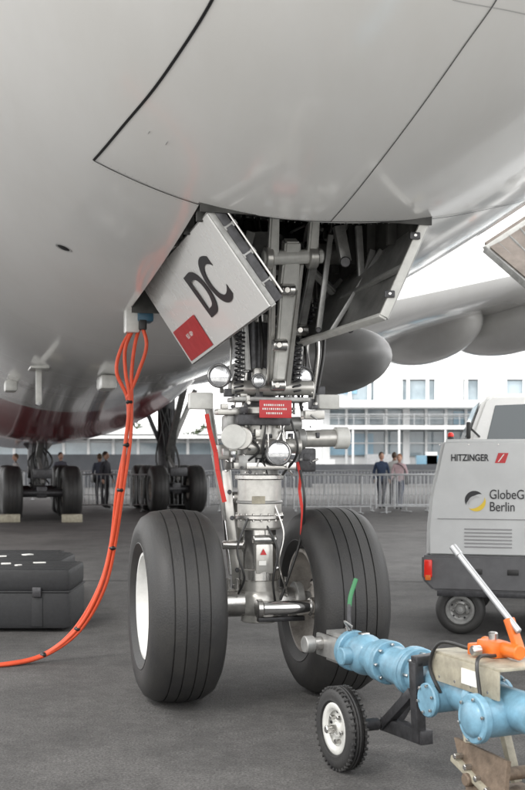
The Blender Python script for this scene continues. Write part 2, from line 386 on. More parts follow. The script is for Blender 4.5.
# ---------------- aft nose gear doors
dA=G(208,213,-1.38); dB=G(271,305,-1.38); dC=G(193,363,1.0); dD=G(143,285,1.0)
g=MB()
n=(dB-dA).cross(dD-dA).normalized()
out=n if n.dot(Vector((0,0,CH))-dA)>0 else -n
g.plate([dA,dB,dC,dD],.03,'white')
edge=lambda a,b,wd,m,o=.0: g.beam(a+out*o,b+out*o,wd,.034,m,up=out)
edge(dA,dB,.022,'geargrey',-.01); edge(dB,dC,.022,'geargrey',-.01); edge(dA,dD,.022,'geargrey',-.01); edge(dD,dC,.022,'geargrey',-.01)
g.beam(dA-out*.05,dB-out*.05,.03,.05,'darksteel',up=out); g.beam(dA.lerp(dB,.05)-out*.09-Vector((0,.02,0)),dA.lerp(dB,.97)-out*.09-Vector((0,.02,0)),.012,.012,'steel',up=out)
for k in range(3):
    t=.2+k*.3; p=dA.lerp(dB,t); g.beam(p-out*.02,p-out*.10,.03,.03,'geargrey')
g.done('gear_door_lettered',plane)
xd=(dB-dC).normalized(); yd=(dA-dB).normalized()
def DP(u,v): return dC.lerp(dB,u).lerp(dD.lerp(dA,u),v)
g=MB(); o_=out*.0175
g.add([DP(.02,.03)+o_,DP(.37,.03)+o_,DP(.37,.40)+o_,DP(.02,.40)+o_],[[0,1,2,3]],'red')
g.done('door_red_marking',plane)
text('door_lettering','DC',DP(.66,.48)+out*.0165,xd,yd,.43,'letter',plane,.001,.008,1.2)
text('door_small_text','RED  600+',DP(.2,.26)+out*.019,xd,yd,.05,'paper',plane,.0005)
# right door
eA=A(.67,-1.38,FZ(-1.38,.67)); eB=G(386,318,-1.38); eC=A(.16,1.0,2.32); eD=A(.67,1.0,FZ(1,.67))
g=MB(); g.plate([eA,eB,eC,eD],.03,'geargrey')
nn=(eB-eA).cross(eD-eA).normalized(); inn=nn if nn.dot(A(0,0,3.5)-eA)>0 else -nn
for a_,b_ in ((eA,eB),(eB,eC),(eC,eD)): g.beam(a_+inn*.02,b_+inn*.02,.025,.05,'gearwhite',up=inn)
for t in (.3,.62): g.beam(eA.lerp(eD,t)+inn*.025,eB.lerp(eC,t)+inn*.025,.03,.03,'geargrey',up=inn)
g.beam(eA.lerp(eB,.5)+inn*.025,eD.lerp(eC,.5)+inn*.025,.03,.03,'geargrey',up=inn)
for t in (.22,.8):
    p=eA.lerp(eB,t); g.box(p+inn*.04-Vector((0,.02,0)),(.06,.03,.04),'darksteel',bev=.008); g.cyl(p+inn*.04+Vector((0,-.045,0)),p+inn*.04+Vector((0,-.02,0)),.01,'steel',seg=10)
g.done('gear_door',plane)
g=MB()
for (a_,b_,wd) in [((405,224),(398,262),.05),((358,226),(362,300),.03),((372,250),(350,330),.028),((330,235),(318,330),.025),((400,236),(372,290),.022),((250,232),(232,300),.04),((338,226),(345,262),.05)]:
    g.beam(G(*a_,-.6),G(*b_,-.6),wd,wd*1.4,'geargrey')
    g.cyl(G(*b_,-.66),G(*b_,-.5),wd*.7,'darksteel',seg=16)
g.done('door_linkages',plane)
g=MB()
g.sphere(G(330,362,2.4),1,'aftshape',sc=(.42,1.1,.30),R=Matrix.Rotation(TH,3,'Z'),seg=40)  # dark grey rounded form behind the right door, part not identified
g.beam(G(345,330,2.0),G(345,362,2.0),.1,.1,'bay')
g.done('dark_aft_shape',plane)
# ---------------- wing + pods
g=MB(ACM); vs=[];fs=[]
st=[(.3,13.0,33.5,4.9,4.9),(3.0,13.8,33.5,4.3,4.3),(6,15.7,33.6,4.8,4.7),(10,18.4,33.8,5.9,5.6),(14,21.1,34.2,7.0,6.7),(20,25.1,36.5,7.7,7.4),(30,31.8,41,8.7,8.4),(39,38,45,9.6,9.4)]
K=14
for (l,sl_,stt,zl_,zt2) in st:
    c=stt-sl_; loop=[]
    for k in range(2*K):
        t=k/K; up=t<=1; x=(1-math.cos(math.pi*(t if up else 2-t)))/2
        th=.10*c*(1.48*math.sqrt(max(x,0))-.63*x-1.758*x*x+1.42*x**3-.5075*x**4)*1.2
        z=zl_+(zt2-zl_)*x+(th if up else -th*.8)
        loop.append((l,sl_+c*x,z))
    vs+=loop
m_=2*K
for i in range(len(st)-1):
    for k in range(m_): j=(k+1)%m_; fs.append([i*m_+k,i*m_+j,(i+1)*m_+j,(i+1)*m_+k])
g.add(vs,fs,'fus'); g.add([(-v[0],v[1],v[2]) for v in vs],[f[::-1] for f in fs],'fus')
g.done('wing',plane)
g=MB()
RA=Matrix.Rotation(TH,3,'Z')
c1=W(422,331,40); g.sphere(c1,1,'fus',sc=(1.25,4.2,1.22),R=RA,seg=40)
c2=W(507,325,38); g.sphere(c2,1,'fus',sc=(1.05,4.2,1.02),R=RA,seg=40)
c3=W(590,315,36); g.sphere(c3,1,'fus',sc=(1.05,4.2,1.0),R=RA,seg=40)
g.done('flap_track_fairings',plane)
g=MB()
p1,p2,p3,p4=W(484,246,14),W(532,287,13.4),W(640,235,13.9),W(600,170,14.6)
g.plate([p1,p2,p3,p4],.12,'brown')
for k in range(12):
    t=k/11; g.beam(p1.lerp(p4,t)+Vector((0,-.08,-.06)),p2.lerp(p3,t)+Vector((0,-.08,-.06)),.04,.05,'geargrey')
g.beam(p1+Vector((0,-.08,-.06)),p4+Vector((0,-.08,-.06)),.09,.09,'gearwhite'); g.beam(p1+Vector((0,-.08,-.06)),p2+Vector((0,-.08,-.06)),.07,.08,'geargrey')
g.done('cargo_door',plane)
# ------------------------------------------------------------ wheels
def tyre(mb,c,axis,R,w,rr,grooves=(-.46,-.16,.16,.46),seg=96,gd=.009,gw=.0045):
    axis=Vector(axis).normalized(); h=w/2
    P=[(rr,-.74*h),(rr+.02,-.82*h),(rr+(R-rr)*.22,-.98*h),(rr+(R-rr)*.24,-1.0*h),(rr+(R-rr)*.26,-.985*h),(rr+(R-rr)*.45,-1.03*h),(rr+(R-rr)*.66,-.99*h),(rr+(R-rr)*.83,-.87*h),(R-.032*R/.63,-.74*h),(R-.014*R/.63,-.62*h)]
    left=list(P); C=[]
    for gx in grooves:
        x=gx*h; y=R-.006*(abs(gx)/.5)**2*2
        C+= [(y,x-gw),(y-gd,x-gw*.8),(y-gd,x+gw*.8),(y,x+gw)]
    P=left+C+[(a,-b_) for a,b_ in left[::-1]]
    mb.lathe(P,c,axis,'tyre',seg)
def rim(mb,c,axis,rr,w,m,seg=64,bolts=10,holes=9):
    axis=Vector(axis).normalized(); h=w/2
    for q in (1,-1):
        P=[(rr,h*.6),(rr+.012,h*.80),(rr+.008,h*.86),(rr-.012,h*.86),(rr-.02,h*.76),(rr-.03,h*.55),(rr*.82,h*.28),(rr*.74,h*.22),(rr*.5,h*.20),(rr*.42,h*.26),(rr*.38,h*.5),(rr*.33,h*.56),(rr*.30,h*.5),(rr*.26,h*.5),(rr*.22,h*.62),(0,h*.64)]
        mb.lathe(P,c,axis*q,m,seg)
        u=axis.orthogonal().normalized(); v=axis.cross(u)
        for k in range(bolts):
            a=2*math.pi*k/bolts; p=Vector(c)+axis*q*h*.2+(u*math.cos(a)+v*math.sin(a))*rr*.55
            mb.cyl(p,p+axis*q*.03,.012,'steel',seg=6)
        for k in range(holes):
            a=2*math.pi*(k+.5)/holes; p=Vector(c)+axis*q*h*.245+(u*math.cos(a)+v*math.sin(a))*rr*.70
            mb.cyl(p-axis*q*.01,p+axis*q*.006,.022*min(1,rr/.3),'seam',seg=16)
ng=top('nose_landing_gear',A(0,0,.63))
AX=Vector((CT,ST,0))
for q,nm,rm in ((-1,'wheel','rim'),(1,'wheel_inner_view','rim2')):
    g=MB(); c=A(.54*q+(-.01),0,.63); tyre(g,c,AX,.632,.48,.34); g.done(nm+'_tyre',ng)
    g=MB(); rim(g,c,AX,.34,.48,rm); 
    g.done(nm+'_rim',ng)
g=MB(ACM); L0=.03
def ring(z0,z1,r,m,seg=40,ch=.006): g.cyl((L0,0,z0),(L0,0,z1),r,m,seg=seg,ch=ch)
ring(.50,.80,.125,'silver'); ring(.78,.86,.14,'steel'); ring(.84,1.16,.112,'steel'); ring(1.12,1.20,.15,'silver',ch=.015)
ring(1.19,1.22,.165,'steel'); ring(1.21,1.30,.15,'silver'); ring(1.295,1.315,.158,'geargrey'); ring(1.31,1.46,.148,'silver'); ring(1.455,1.49,.165,'steel')
ring(1.48,1.56,.13,'geargrey'); ring(1.55,1.60,.175,'darksteel'); ring(1.59,1.72,.15,'geargrey'); ring(1.70,1.84,.18,'silver'); ring(1.83,1.90,.14,'geargrey'); ring(1.89,1.94,.19,'silver')
ring(1.93,2.9,.11,'darksteel'); ring(2.1,2.16,.13,'steel'); ring(2.5,2.56,.13,'steel'); ring(2.85,3.1,.16,'geargrey')
g.cyl((-.62,0,3.0),(.62,0,3.0),.07,'geargrey'); 
for k in range(18):
    a=2*math.pi*k/18; p=Vector((L0+.152*math.cos(a),.152*math.sin(a),1.205)); g.cyl(p-Vector((0,0,.028)),p+Vector((0,0,.028)),.009,'steel',seg=6)
g.done('shock_strut',ng)
g=MB(ACM)
g.cyl((-.5,0,.63),(.5,0,.63),.062,'geargrey'); g.sphere((L0,0,.63),.155,'silver',sc=(1,1,.9),seg=32)
g.cyl((-.24,0,.63),(.28,0,.63),.095,'steel',seg=32); g.cyl((-.31,0,.63),(-.26,0,.63),.13,'geargrey'); g.cyl((.27,0,.63),(.32,0,.63),.13,'geargrey')
g.cyl((-.02,-.26,.62),(.36,-.26,.62),.045,'chrome'); g.cyl((.30,-.26,.62),(.35,-.26,.62),.062,'steel'); g.cyl((-.06,-.26,.62),(-.02,-.26,.62),.062,'steel'); g.beam((.02,-.02,.6),(.02,-.27,.61),.08,.1,'silver',bev=.02); g.beam((.24,-.02,.6),(.24,-.27,.61),.06,.09,'silver',bev=.02)
g.beam((-.02,-.14,.53),(.3,-.14,.53),.06,.03,'darksteel')
for k in (-.2,-.14,.2): g.cyl((k,-.05,.72),(k,-.06,.80),.015,'steel',seg=10)
g.tube([(.02,-.12,1.2),(.1,-.2,1.0),(.07,-.2,.8),(.1,-.14,.65)],.008,'black'); g.tube([(-.08,-.12,1.2),(-.16,-.15,1.0),(-.12,-.18,.82),(-.14,-.1,.7)],.008,'black')
g.tube([(.1,-.12,1.3),(.15,-.18,1.1),(.12,-.18,.9),(.2,-.1,.68)],.006,'steel')
g.box((.03,-.115,.93),(.12,.05,.2),'silver',bev=.015); g.cyl((-.05,-.13,1.06),(.11,-.13,1.06),.03,'steel')
g.done('axle',ng)
g=MB(ACM)
for q in (-1,1):
    g.beam((L0+q*.11,.12,1.33),(L0+q*.035,.56,.98),.03,.085,'silver',up=(1,0,0)); g.beam((L0+q*.11,.1,.70),(L0+q*.035,.56,.98),.03,.085,'silver',up=(1,0,0))
g.cyl((L0-.09,.56,.98),(L0+.09,.56,.98),.045,'steel'); g.cyl((L0-.16,.13,1.33),(L0+.16,.13,1.33),.04,'steel'); g.cyl((L0-.16,.1,.70),(L0+.16,.1,.70),.045,'steel')
g.beam((L0-.1,.3,1.2),(L0+.1,.3,1.2),.06,.04,'geargrey')
g.done('torque_links',ng)
g=MB()
g.beam(G(226,470,.15),G(238,598,.12),.06,.06,'silver',bev=.012); g.cyl(G(224,462,.1),G(232,462,.1),.05,'geargrey')
for k in range(4): g.cyl(G(229+k*2.6,492+k*26,.08),G(229+k*2.6,492+k*26,.16),.016,'darksteel',seg=12)
g.beam(G(214,455,.2),G(226,520,.2),.035,.04,'geargrey'); g.cyl(G(222,545,.1),G(246,545,.05),.03,'steel')
g.cyl(G(208,405,.25),G(222,500,.25),.03,'geargrey'); g.cyl(G(222,500,.25),G(231,575,.2),.018,'chrome')
def strap(pts,wd):
    for a_,b_ in zip(pts,pts[1:]): g.beam(G(*a_),G(*b_),wd,.005,'redcloth',up=(0,1,0),bev=.001)
strap([(206,414,-.05),(209,430,-.03),(215,452,-.06),(217,470,-.09),(224,502,-.07)],.03)
strap([(297,462,-.1),(300,476,-.13),(299,490,-.11),(302,512,-.13),(301,535,-.12)],.02)
strap([(292,336,-.3),(290,362,-.3)],.026)
g.done('side_links_and_streamers',ng)
g=MB()
g.cyl(G(240,438,-.05),G(240,438,-.34),.076,'silver',seg=36); g.cyl(G(234,437,-.30),G(233,437,-.36),.081,'gearwhite',seg=36)
g.cyl(G(300,439,-.1),G(340,438,-.12),.058,'silver'); g.cyl(G(334,438,-.12),G(347,438,-.12),.074,'gearwhite'); g.cyl(G(296,439,-.1),G(304,439,-.1),.07,'geargrey'); 
g.cyl(G(245,447,-.18),G(300,446,-.18),.05,'silver'); g.cyl(G(246,425,-.1),G(300,424,-.1),.05,'geargrey')
g.box(G(262,420,-.2),(.36,.1,.07),'darksteel',RA,.01); g.box(G(268,466,-.12),(.34,.16,.05),'steel',RA,.01); g.box(G(232,424,-.05),(.12,.16,.12),'geargrey',RA,.02)
g.box(G(245,462,-.14),(.12,.1,.1),'geargrey',RA,.02); g.box(G(305,460,-.05),(.12,.12,.16),'darksteel',RA,.02); g.box(G(222,452,.0),(.1,.1,.1),'silver',RA,.02)
g.box(G(268,400,-.1),(.52,.22,.03),'geargrey',RA,.008); g.box(G(230,412,-.1),(.2,.12,.04),'silver',RA,.01); g.box(G(312,415,-.08),(.14,.12,.06),'silver',RA,.01)
g.box(G(200,401,.0),(.16,.09,.11),'gearwhite',RA,.012); g.box(G(327,402,.0),(.15,.09,.10),'gearwhite',RA,.012); g.box(G(316,398,.1),(.1,.1,.16),'darksteel',RA,.012)
g.box(G(258,380,-.1),(.09,.1,.16),'silver',RA,.02); g.cyl(G(258,370,-.1),G(258,396,-.1),.05,'steel')
for i in range(90):
    x=rnd.uniform(222,318); y=rnd.uniform(392,474); s=rnd.uniform(-.24,-.12)
    k=rnd.random()
    if k<.4: g.cyl(G(x,y,s),G(x+rnd.uniform(-2,2),y,s-.03),rnd.uniform(.006,.016),rnd.choice(('steel','geargrey','darksteel','silver')),seg=6)
    elif k<.7: g.box(G(x,y,s+.03),(rnd.uniform(.02,.07),.05,rnd.uniform(.02,.06)),rnd.choice(('darksteel','geargrey','darksteel','silver')),RA,.006)
    else: g.cyl(G(x,y,s),G(x+rnd.uniform(-9,9),y+rnd.uniform(-5,9),s),rnd.uniform(.005,.012),rnd.choice(('steel','black','geargrey')),seg=10)
g.done('steering_unit',ng)
g=MB(); c=G(275,409,-.36); g.box(c,(.215,.012,.115),'red',RA,.003); 
for dz,wd in ((.025,.15),(0,.17),(-.028,.12)):
    for k in range(int(wd/.014)):
        g.box(c+RA@Vector((-wd/2+k*.014,-.0075,dz)),(rnd.uniform(.005,.010),.003,.012),'paper',RA,0)
g.cyl(G(261,409,-.36),G(261,409,-.3),.008,'steel',seg=8)
g.done('red_warning_plate',ng)
g=MB()
for (x,y,s,r,dr) in [(219,376,-.15,.074,(-.15,-1,.02)),(303,378,-.1,.070,(.45,-1,.02)),(278,453,-.25,.08,(0,-1,0)),(258,381,-.3,.045,(.1,-1,0))]:
    c=G(x,y,s); d_=Vector(dr).normalized()
    g.lathe([(0,-.11),(r*.55,-.10),(r*.95,-.03),(r,0),(r*1.08,.0),(r*1.08,.02),(r*.95,.022),(r*.90,.004)],c,d_,'darksteel',36)
    g.lathe([(r*.93,.010),(r*.7,.016),(r*.4,.021),(r*.15,.023),(0,.0235)],c,d_,'glassd',36)
    g.lathe([(r*1.0,.0225),(r*.955,.026),(r*.92,.022)],c,d_,'steel',36)
    g.beam(c-d_*.06,c-d_*.06+Vector((0,.08,-.1)),.025,.02,'geargrey')
g.done('landing_lights',ng)
g=MB()
def link(a,b_,s0,s1,w0,w1,m='gearwhite',d_=.06):
    p=G(*a,s0);q=G(*b_,s1); ax=(q-p).normalized(); x=Vector((CT,ST,0)); y=ax.cross(x).normalized(); x=y.cross(ax)
    vs=[]
    for c,wd in ((p,w0),(q,w1)):
        for i,j in ((-1,-1),(1,-1),(1,1),(-1,1)): vs.append(c+x*i*wd/2+y*j*d_/2)
    bm=bmesh.new(); V=[bm.verts.new(v) for v in vs]
    for f in ([0,1,2,3],[7,6,5,4],[0,4,5,1],[1,5,6,2],[2,6,7,3],[3,7,4,0]): bm.faces.new([V[i] for i in f])
    bmesh.ops.recalc_face_normals(bm,faces=bm.faces[:]); bmesh.ops.bevel(bm,geom=bm.edges[:],offset=.012,segments=3,affect='EDGES'); g.addbm(bm,m)
link((274,205),(272,262),-.75,-.62,.055,.07); link((315,205),(311,262),-.75,-.62,.055,.07)
g.cyl(G(262,258,-.62),G(322,256,-.62),.045,'gearwhite'); g.cyl(G(264,258,-.62),G(271,258,-.62),.075,'silver'); g.cyl(G(307,257,-.62),G(316,257,-.62),.075,'silver')
link((291,240),(287,290),-.64,-.5,.10,.12,d_=.1); link((287,290),(277,392),-.5,-.28,.10,.06,'gearwhite',.07)
link((300,262),(286,385),-.58,-.22,.035,.045,'silver'); link((272,262),(270,385),-.58,-.22,.035,.045,'silver')
link((313,262),(300,330),-.55,-.2,.05,.06,'geargrey'); link((311,270),(333,292),-.5,-.35,.04,.05,'geargrey')
link((262,268),(243,308),-.3,-.1,.05,.05,'gearwhite'); link((243,308),(246,372),-.1,-.1,.04,.05,'geargrey')
for (x,y,s) in [(287,290,-.55),(279,345,-.42),(277,385,-.34),(300,330,-.25),(243,308,-.15)]:
    g.cyl(G(x-7,y,s),G(x+7,y,s),.042,'steel'); g.cyl(G(x,y,s-.06),G(x,y,s),.022,'steel',seg=12)
g.cyl(G(230,388,-.15),G(312,388,-.15),.05,'silver'); g.cyl(G(252,320,-.05),G(254,400,-.05),.06,'darksteel'); g.cyl(G(292,300,.0),G(290,392,-.05),.055,'darksteel')
g.done('drag_stay',ng)
g=MB()
def spring(a,b_,s,r,turns,wr=.007,m='darksteel'):
    p=G(*a,s);q=G(*b_,s); ax=(q-p); u=ax.orthogonal().normalized(); v=ax.normalized().cross(u); pts=[]
    N=turns*8
    for i in range(N+1):
        t=i/N; an=2*math.pi*turns*t; pts.append(p+ax*t+(u*math.cos(an)+v*math.sin(an))*r)
    g.tube(pts,wr,m,6,2)
spring((240,330),(238,392),-.2,.028,14); spring((299,322),(296,392),-.2,.026,14); spring((317,300),(303,345),-.1,.024,10)
for i in range(34):
    x=rnd.uniform(232,318); s=rnd.uniform(-.15,.1)
    p=[(x,rnd.uniform(235,270)),(x+rnd.uniform(-8,8),310),(x+rnd.uniform(-10,10),350),(x+rnd.uniform(-8,8),rnd.uniform(385,420))]
    g.tube([G(a,b_,s+rnd.uniform(-.04,.04)) for a,b_ in p],rnd.choice((.005,.008,.011)),rnd.choice(('black','black','steel','geargrey')))
for i in range(9):
    x=rnd.uniform(235,290); s=-.22
    g.tube([G(x,rnd.uniform(405,440),s),G(x+rnd.uniform(-12,12),450,s-.03),G(x+rnd.uniform(-8,8),rnd.uniform(462,478),s+.06)],rnd.choice((.005,.008)),rnd.choice(('black','black','steel')))
g.tube([G(300,470,-.15),G(304,500,-.2),G(300,540,-.1),G(280,600,-.1)],.009,'black')
g.done('hydraulic_hoses',ng)
g=MB()
c=G(263,552,-.155); g.add([c+Vector((-.022,0,-.02)),c+Vector((.022,.006,-.02)),c+Vector((0,.003,.022))],[[0,1,2]],'red')
g.box(G(262,563,-.155),(.05,.004,.03),'paper',RA,0); g.box(G(258,500,-.155),(.09,.006,.05),'beige',RA,0)
g.done('placards',ng)
# ------------------------------------------------------------ main gears
def maingear(name,px,Y,zt0,R=.70,rows=3,sp=1.5):
    X=(px-262)/F*Y; e=top(name,(X,Y,0)); T=Matrix.Translation((X,Y,0))@Matrix.Rotation(TH,4,'Z')
    g=MB(T)
    for k in range(rows):
        for q in (-1,1):
            tyre(g,(q*sp/2,k*1.7,R),(1,0,0),R,.5,.3,seg=48,grooves=(-.4,0,.4)); rim(g,(q*sp/2,k*1.7,R),(1,0,0),.3,.5,'rim2',32,6,6)
        g.cyl((-sp/2,k*1.7,R),(sp/2,k*1.7,R),.11,'darksteel')
    g.done('wheels',e)
    g=MB(T); mid=(rows-1)*.85
    g.beam((0,-.1,R+.02),(0,(rows-1)*1.7+.1,R+.02),.28,.3,'darksteel',bev=.04)
    g.cyl((0,mid,R),(0,mid,zt0+1.2),.2,'geargrey'); g.cyl((0,mid,R+.35),(0,mid,zt0+1.2),.27,'darksteel')
    g.beam((0,mid,R+.8),(0,-1.2,zt0+.9),.16,.16,'geargrey'); g.beam((0,mid,R+.9),(.9,mid,zt0+1.0),.14,.14,'geargrey'); g.beam((0,mid,R+.9),(-.9,mid,zt0+1.0),.12,.12,'darksteel')
    g.beam((0,-.3,R+.3),(0,mid-.2,R+1.0),.1,.1,'geargrey')
    for i in range(10): g.tube([(rnd.uniform(-.3,.3),mid-.3,zt0+.4),(rnd.uniform(-.4,.4),mid-.4,R+.8),(rnd.uniform(-.3,.3),mid-.5,R+.2)],.025,'black')
    g.box((0,-.35,R+.5),(.5,.1,.25),'darksteel',bev=.03)
    g.done('strut',e)
maingear('main_landing_gear',41,28.4,1.7)
maingear('main_landing_gear',176,32,2.7,sp=1.1)
for px in (10,72): 
    g=MB(); p=W(px,458,27.5); g.box((p.x,27.4,.1),(.5,.25,.2),'beige',RA,.02); g.done('wheel_chock')
# ------------------------------------------------------------ ground power cable
e=top('ground_power_cable',W(131,318,8.6))
g=MB()
base=[(137,322,8.55),(126,345,8.5),(122,372,8.48),(128,400,8.5),(126,440,8.5),(119,490,8.52),(112,545,8.6),(98,590,8.62),(75,630,8.65),(42,655,8.6),(5,667,8.42),(-50,672,8.3),(-140,676,8.1)]
offs=[(0,0,0),(.028,.01,0),(-.015,.03,.0)]
for i,(ox,oy,oz) in enumerate(offs):
    pts=[]
    for k,(x,y,Y) in enumerate(base):
        p=W(x,y,Y); wob=.045 if k in(1,2) else .012
        p+=Vector((ox+rnd.uniform(-wob,wob)*(k>0),oy,rnd.uniform(-.01,.01)))
        p.z=max(p.z,.018); pts.append(p)
    g.tube(pts,.0145,'orange',10,10)
g.tube([W(140,322,8.5),W(146,345,8.48),W(138,372,8.5),W(127,398,8.5)],.0145,'orange',10,10)
g.done('cables',e)
g=MB()
for x,y,Y in [(128,402,8.5),(125,445,8.5),(119,490,8.52),(111,548,8.6),(76,629,8.65),(42,655,8.6)]:
    p=W(x,y,Y); g.sphere(p+Vector((.005,.01,0)),.030,'black',sc=(1,1,.7),seg=12)
g.done('cable_ties',e)
g=MB(); p=W(131,318,8.55)
g.box(p+Vector((-.0,0,.0)),(.11,.14,.24),'gearwhite',RA,.02); g.box(p+Vector((.10,.0,.05)),(.12,.16,.17),'bluebox',RA,.015); g.box(p+Vector((.0,0,.17)),(.15,.2,.12),'white',RA,.03); g.beam(p+Vector((-.02,0,.1)),p+Vector((.06,.1,.42)),.05,.06,'gearwhite')
g.box(p+Vector((.09,-.05,-.06)),(.06,.07,.08),'black',RA,.01)
g.done('connector',e)
# ------------------------------------------------------------ flight cases
def case(x0,x1,y0,y1,h):
    e=top('flight_case',((x0+x1)/2,(y0+y1)/2,0)); g=MB()
    g.box(((x0+x1)/2,(y0+y1)/2,h*.32+.02),(x1-x0,y1-y0,h*.62),'case',bev=.05); g.box(((x0+x1)/2,(y0+y1)/2,h*.82),(x1-x0-.01,y1-y0-.01,h*.35),'case',bev=.04)
    g.box(((x0+x1)/2,(y0+y1)/2,h*.64),(x1-x0+.012,y1-y0+.012,.018),'case',bev=.006)
    x=x1-.3
    while x>x0+.05:
        g.box((x,y0-.001,h*.32),(.1,.016,h*.46),'case',bev=.008); x-=.45
    for x in (x0+.3,x1-.3): g.box((x,y0-.02,h*.64),(.08,.03,.09),'darksteel',bev=.008)
    for x in (x0+.1,x1-.1):
        for y in (y0+.1,y1-.1): g.cyl((x-.02,y,.03),(x+.02,y,.03),.03,'black',seg=16)
    y=y0+.1
    while y<y1: g.box(((x0+x1)/2,y,h-.004),(x1-x0-.12,.04,.012),'case',bev=.005); y+=.13
    g.done('case_body',e); return e
case(-3.1,-1.77,10.1,10.95,.58); case(-3.3,-2.05,11.2,12.1,.56); case(-3.9,-2.35,12.5,13.2,.5)
g=MB()
for x,y,sx_,sy_,a in [(-2.45,10.5,.09,.06,.3),(-2.3,10.35,.06,.04,1),(-2.6,10.3,.08,.06,.6),(-2.15,10.6,.12,.03,.1),(-2.75,11.5,.14,.06,.2),(-2.5,11.7,.1,.08,.8),(-2.9,11.6,.12,.06,0)]:
    g.box((x,y,.592 if y<11 else .572),(sx_,sy_,.012),'paper',Matrix.Rotation(a,3,'Z'),.004)
g.done('paper_tags')
# ------------------------------------------------------------ ground power unit
e=top('ground_power_unit',(1.4,9.7,0))
T=Matrix.Translation((W(426,458,10.0).x,10.0,0))@Matrix.Rotation(rad(-14),4,'Z')
g=MB(T)
g.prism([(.14,1.77),(3.2,1.77),(3.2,.70),(.0,.70),(.0,.95),(.03,1.25)],0,1.7,'gpu',.035)
g.prism([(-.04,.72),(3.2,.72),(3.2,.40),(.06,.40),(-.04,.50)],-.03,1.72,'gpudark',.02)
g.done('body',e)
g=MB(T)
g.box((1.6,-.002,1.05),(3.0,.006,.008),'vent',bev=0); g.box((1.02,-.002,1.22),(.008,.006,.95),'vent',bev=0); g.box((1.9,-.002,1.22),(.008,.006,.95),'vent',bev=0)
for k in range(6): g.box((.55,-.003,.80+k*.032),(.42,.006,.012),'vent',bev=.002)
g.box((.93,-.02,.92),(.03,.03,.08),'black',bev=.008)
for k in range(12): g.cyl((.12+k*.26,-.006,1.72),(.12+k*.26,.002,1.72),.007,'steel',seg=8)
g.box((.02,-.04,.60),(.07,.05,.16),'lens',bev=.01); g.box((.02,-.045,.52),(.05,.045,.05),'orangep',bev=.008)
g.cyl((.2,.25,1.76),(.2,.25,1.80),.03,'black',seg=16); g.sphere((.2,.25,1.81),.03,'lens',seg=16)
g.beam((.1,-.04,.38),(3,-.04,.38),.03,.05,'darksteel',up=(0,0,1))
for k in range(3): g.box((.45+k*.32,-.032,.58),(.10,.012,.05),'black',bev=.006)
g.done('trim',e)
g=MB(T)
for x in (.30,2.5):
    for y in (.1,1.55): tyre(g,(x,y,.225),(0,1,0),.225,.17,.12,seg=48,gd=.008,gw=.005); rim(g,(x,y,.225),(0,1,0),.12,.17,'geargrey',32,5,5)
    g.cyl((x,.1,.225),(x,1.5,.225),.03,'darksteel')
g.box((1.4,.85,.36),(2.6,.9,.1),'darksteel')
g.done('running_gear',e)
X3=T.to_3x3()@Vector((1,0,0)); Z3=Vector((0,0,1))
text('lettering_maker','HITZINGER',T@Vector((.22,-.004,1.60)),X3,Z3,.084,'letter',e,.001,.002,.78,'LEFT')
text('lettering_operator','GlobeGround',T@Vector((.56,-.004,1.27)),X3,Z3,.12,'letter',e,.001,.0005,.80,'LEFT')
text('lettering_city','Berlin',T@Vector((.56,-.004,1.16)),X3,Z3,.12,'letter',e,.001,.0005,.80,'LEFT')
g=MB(T)
g.add([(.61,-.003,1.555),(.70,-.003,1.555),(.73,-.003,1.645),(.64,-.003,1.645)],[[0,1,2,3]],'red')
g.add([(.635,-.004,1.565),(.645,-.004,1.565),(.695,-.004,1.635),(.685,-.004,1.635)],[[0,1,2,3]],'paper')
def crescent(cx,cz,r,w_,rot,mt,y):
    pts=[];K=20
    for i in range(K+1):
        a=math.pi*i/K; pts.append((r*math.cos(a),r*math.sin(a)))
    for i in range(K,-1,-1):
        a=math.pi*i/K; pts.append((r*math.cos(a),(r-w_)*math.sin(a)))
    cr,sr=math.cos(rot),math.sin(rot)
    P=[(cx+a*cr-b_*sr,y,cz+a*sr+b_*cr) for a,b_ in pts]; n_=len(P)
    g.add(P,[[i,i+1,n_-2-i,n_-1-i] for i in range(K)],mt)
crescent(.43,1.22,.085,.05,rad(35),'letter',-.003); crescent(.445,1.205,.085,.04,rad(-145),'yel',-.004); crescent(.435,1.2,.06,.025,rad(35),'seam2',-.005)
g.done('logo',e)
# ------------------------------------------------------------ white truck behind
e=top('white_truck',(3,13.5,0))
T=Matrix.Translation((W(462,458,13).x,13,0))@Matrix.Rotation(rad(-8),4,'Z')
g=MB(T)
g.prism([(0,.55),(0,1.45),(.06,1.80),(.24,2.30),(.34,2.36),(1.7,2.38),(1.72,.55)],0,1.9,'white',.05)
g.prism([(1.8,.7),(1.8,1.2),(5,1.2),(5,.7)],0,1.9,'gpudark',.02); g.prism([(1.85,1.22),(1.85,1.9),(5,1.9),(5,1.22)],.02,1.88,'white',.02)
g.done('cab',e)
g=MB(T)
g.prism([(.26,1.72),(.38,2.22),(.95,2.24),(.95,1.72)],-.008,.02,'cabglass',.006); g.prism([(1.03,1.72),(1.03,2.24),(1.5,2.24),(1.5,1.72)],-.008,.02,'cabglass',.006)
a=Vector((.055,.2,1.84));b_=Vector((.22,.2,2.26)); dd=Vector((-.012,0,.006))
g.plate([a+dd,a+dd+Vector((0,1.5,0)),b_+dd+Vector((0,1.5,0)),b_+dd],.01,'cabglass')
g.box((.99,-.004,1.4),(.012,.01,1.4),'gpudark',bev=0); g.box((1.2,-.02,1.45),(.14,.03,.03),'black'); g.beam((.2,0,1.85),(.08,-.22,1.95),.02,.02,'black'); g.box((.06,-.24,1.92),(.05,.10,.2),'black',bev=.02)
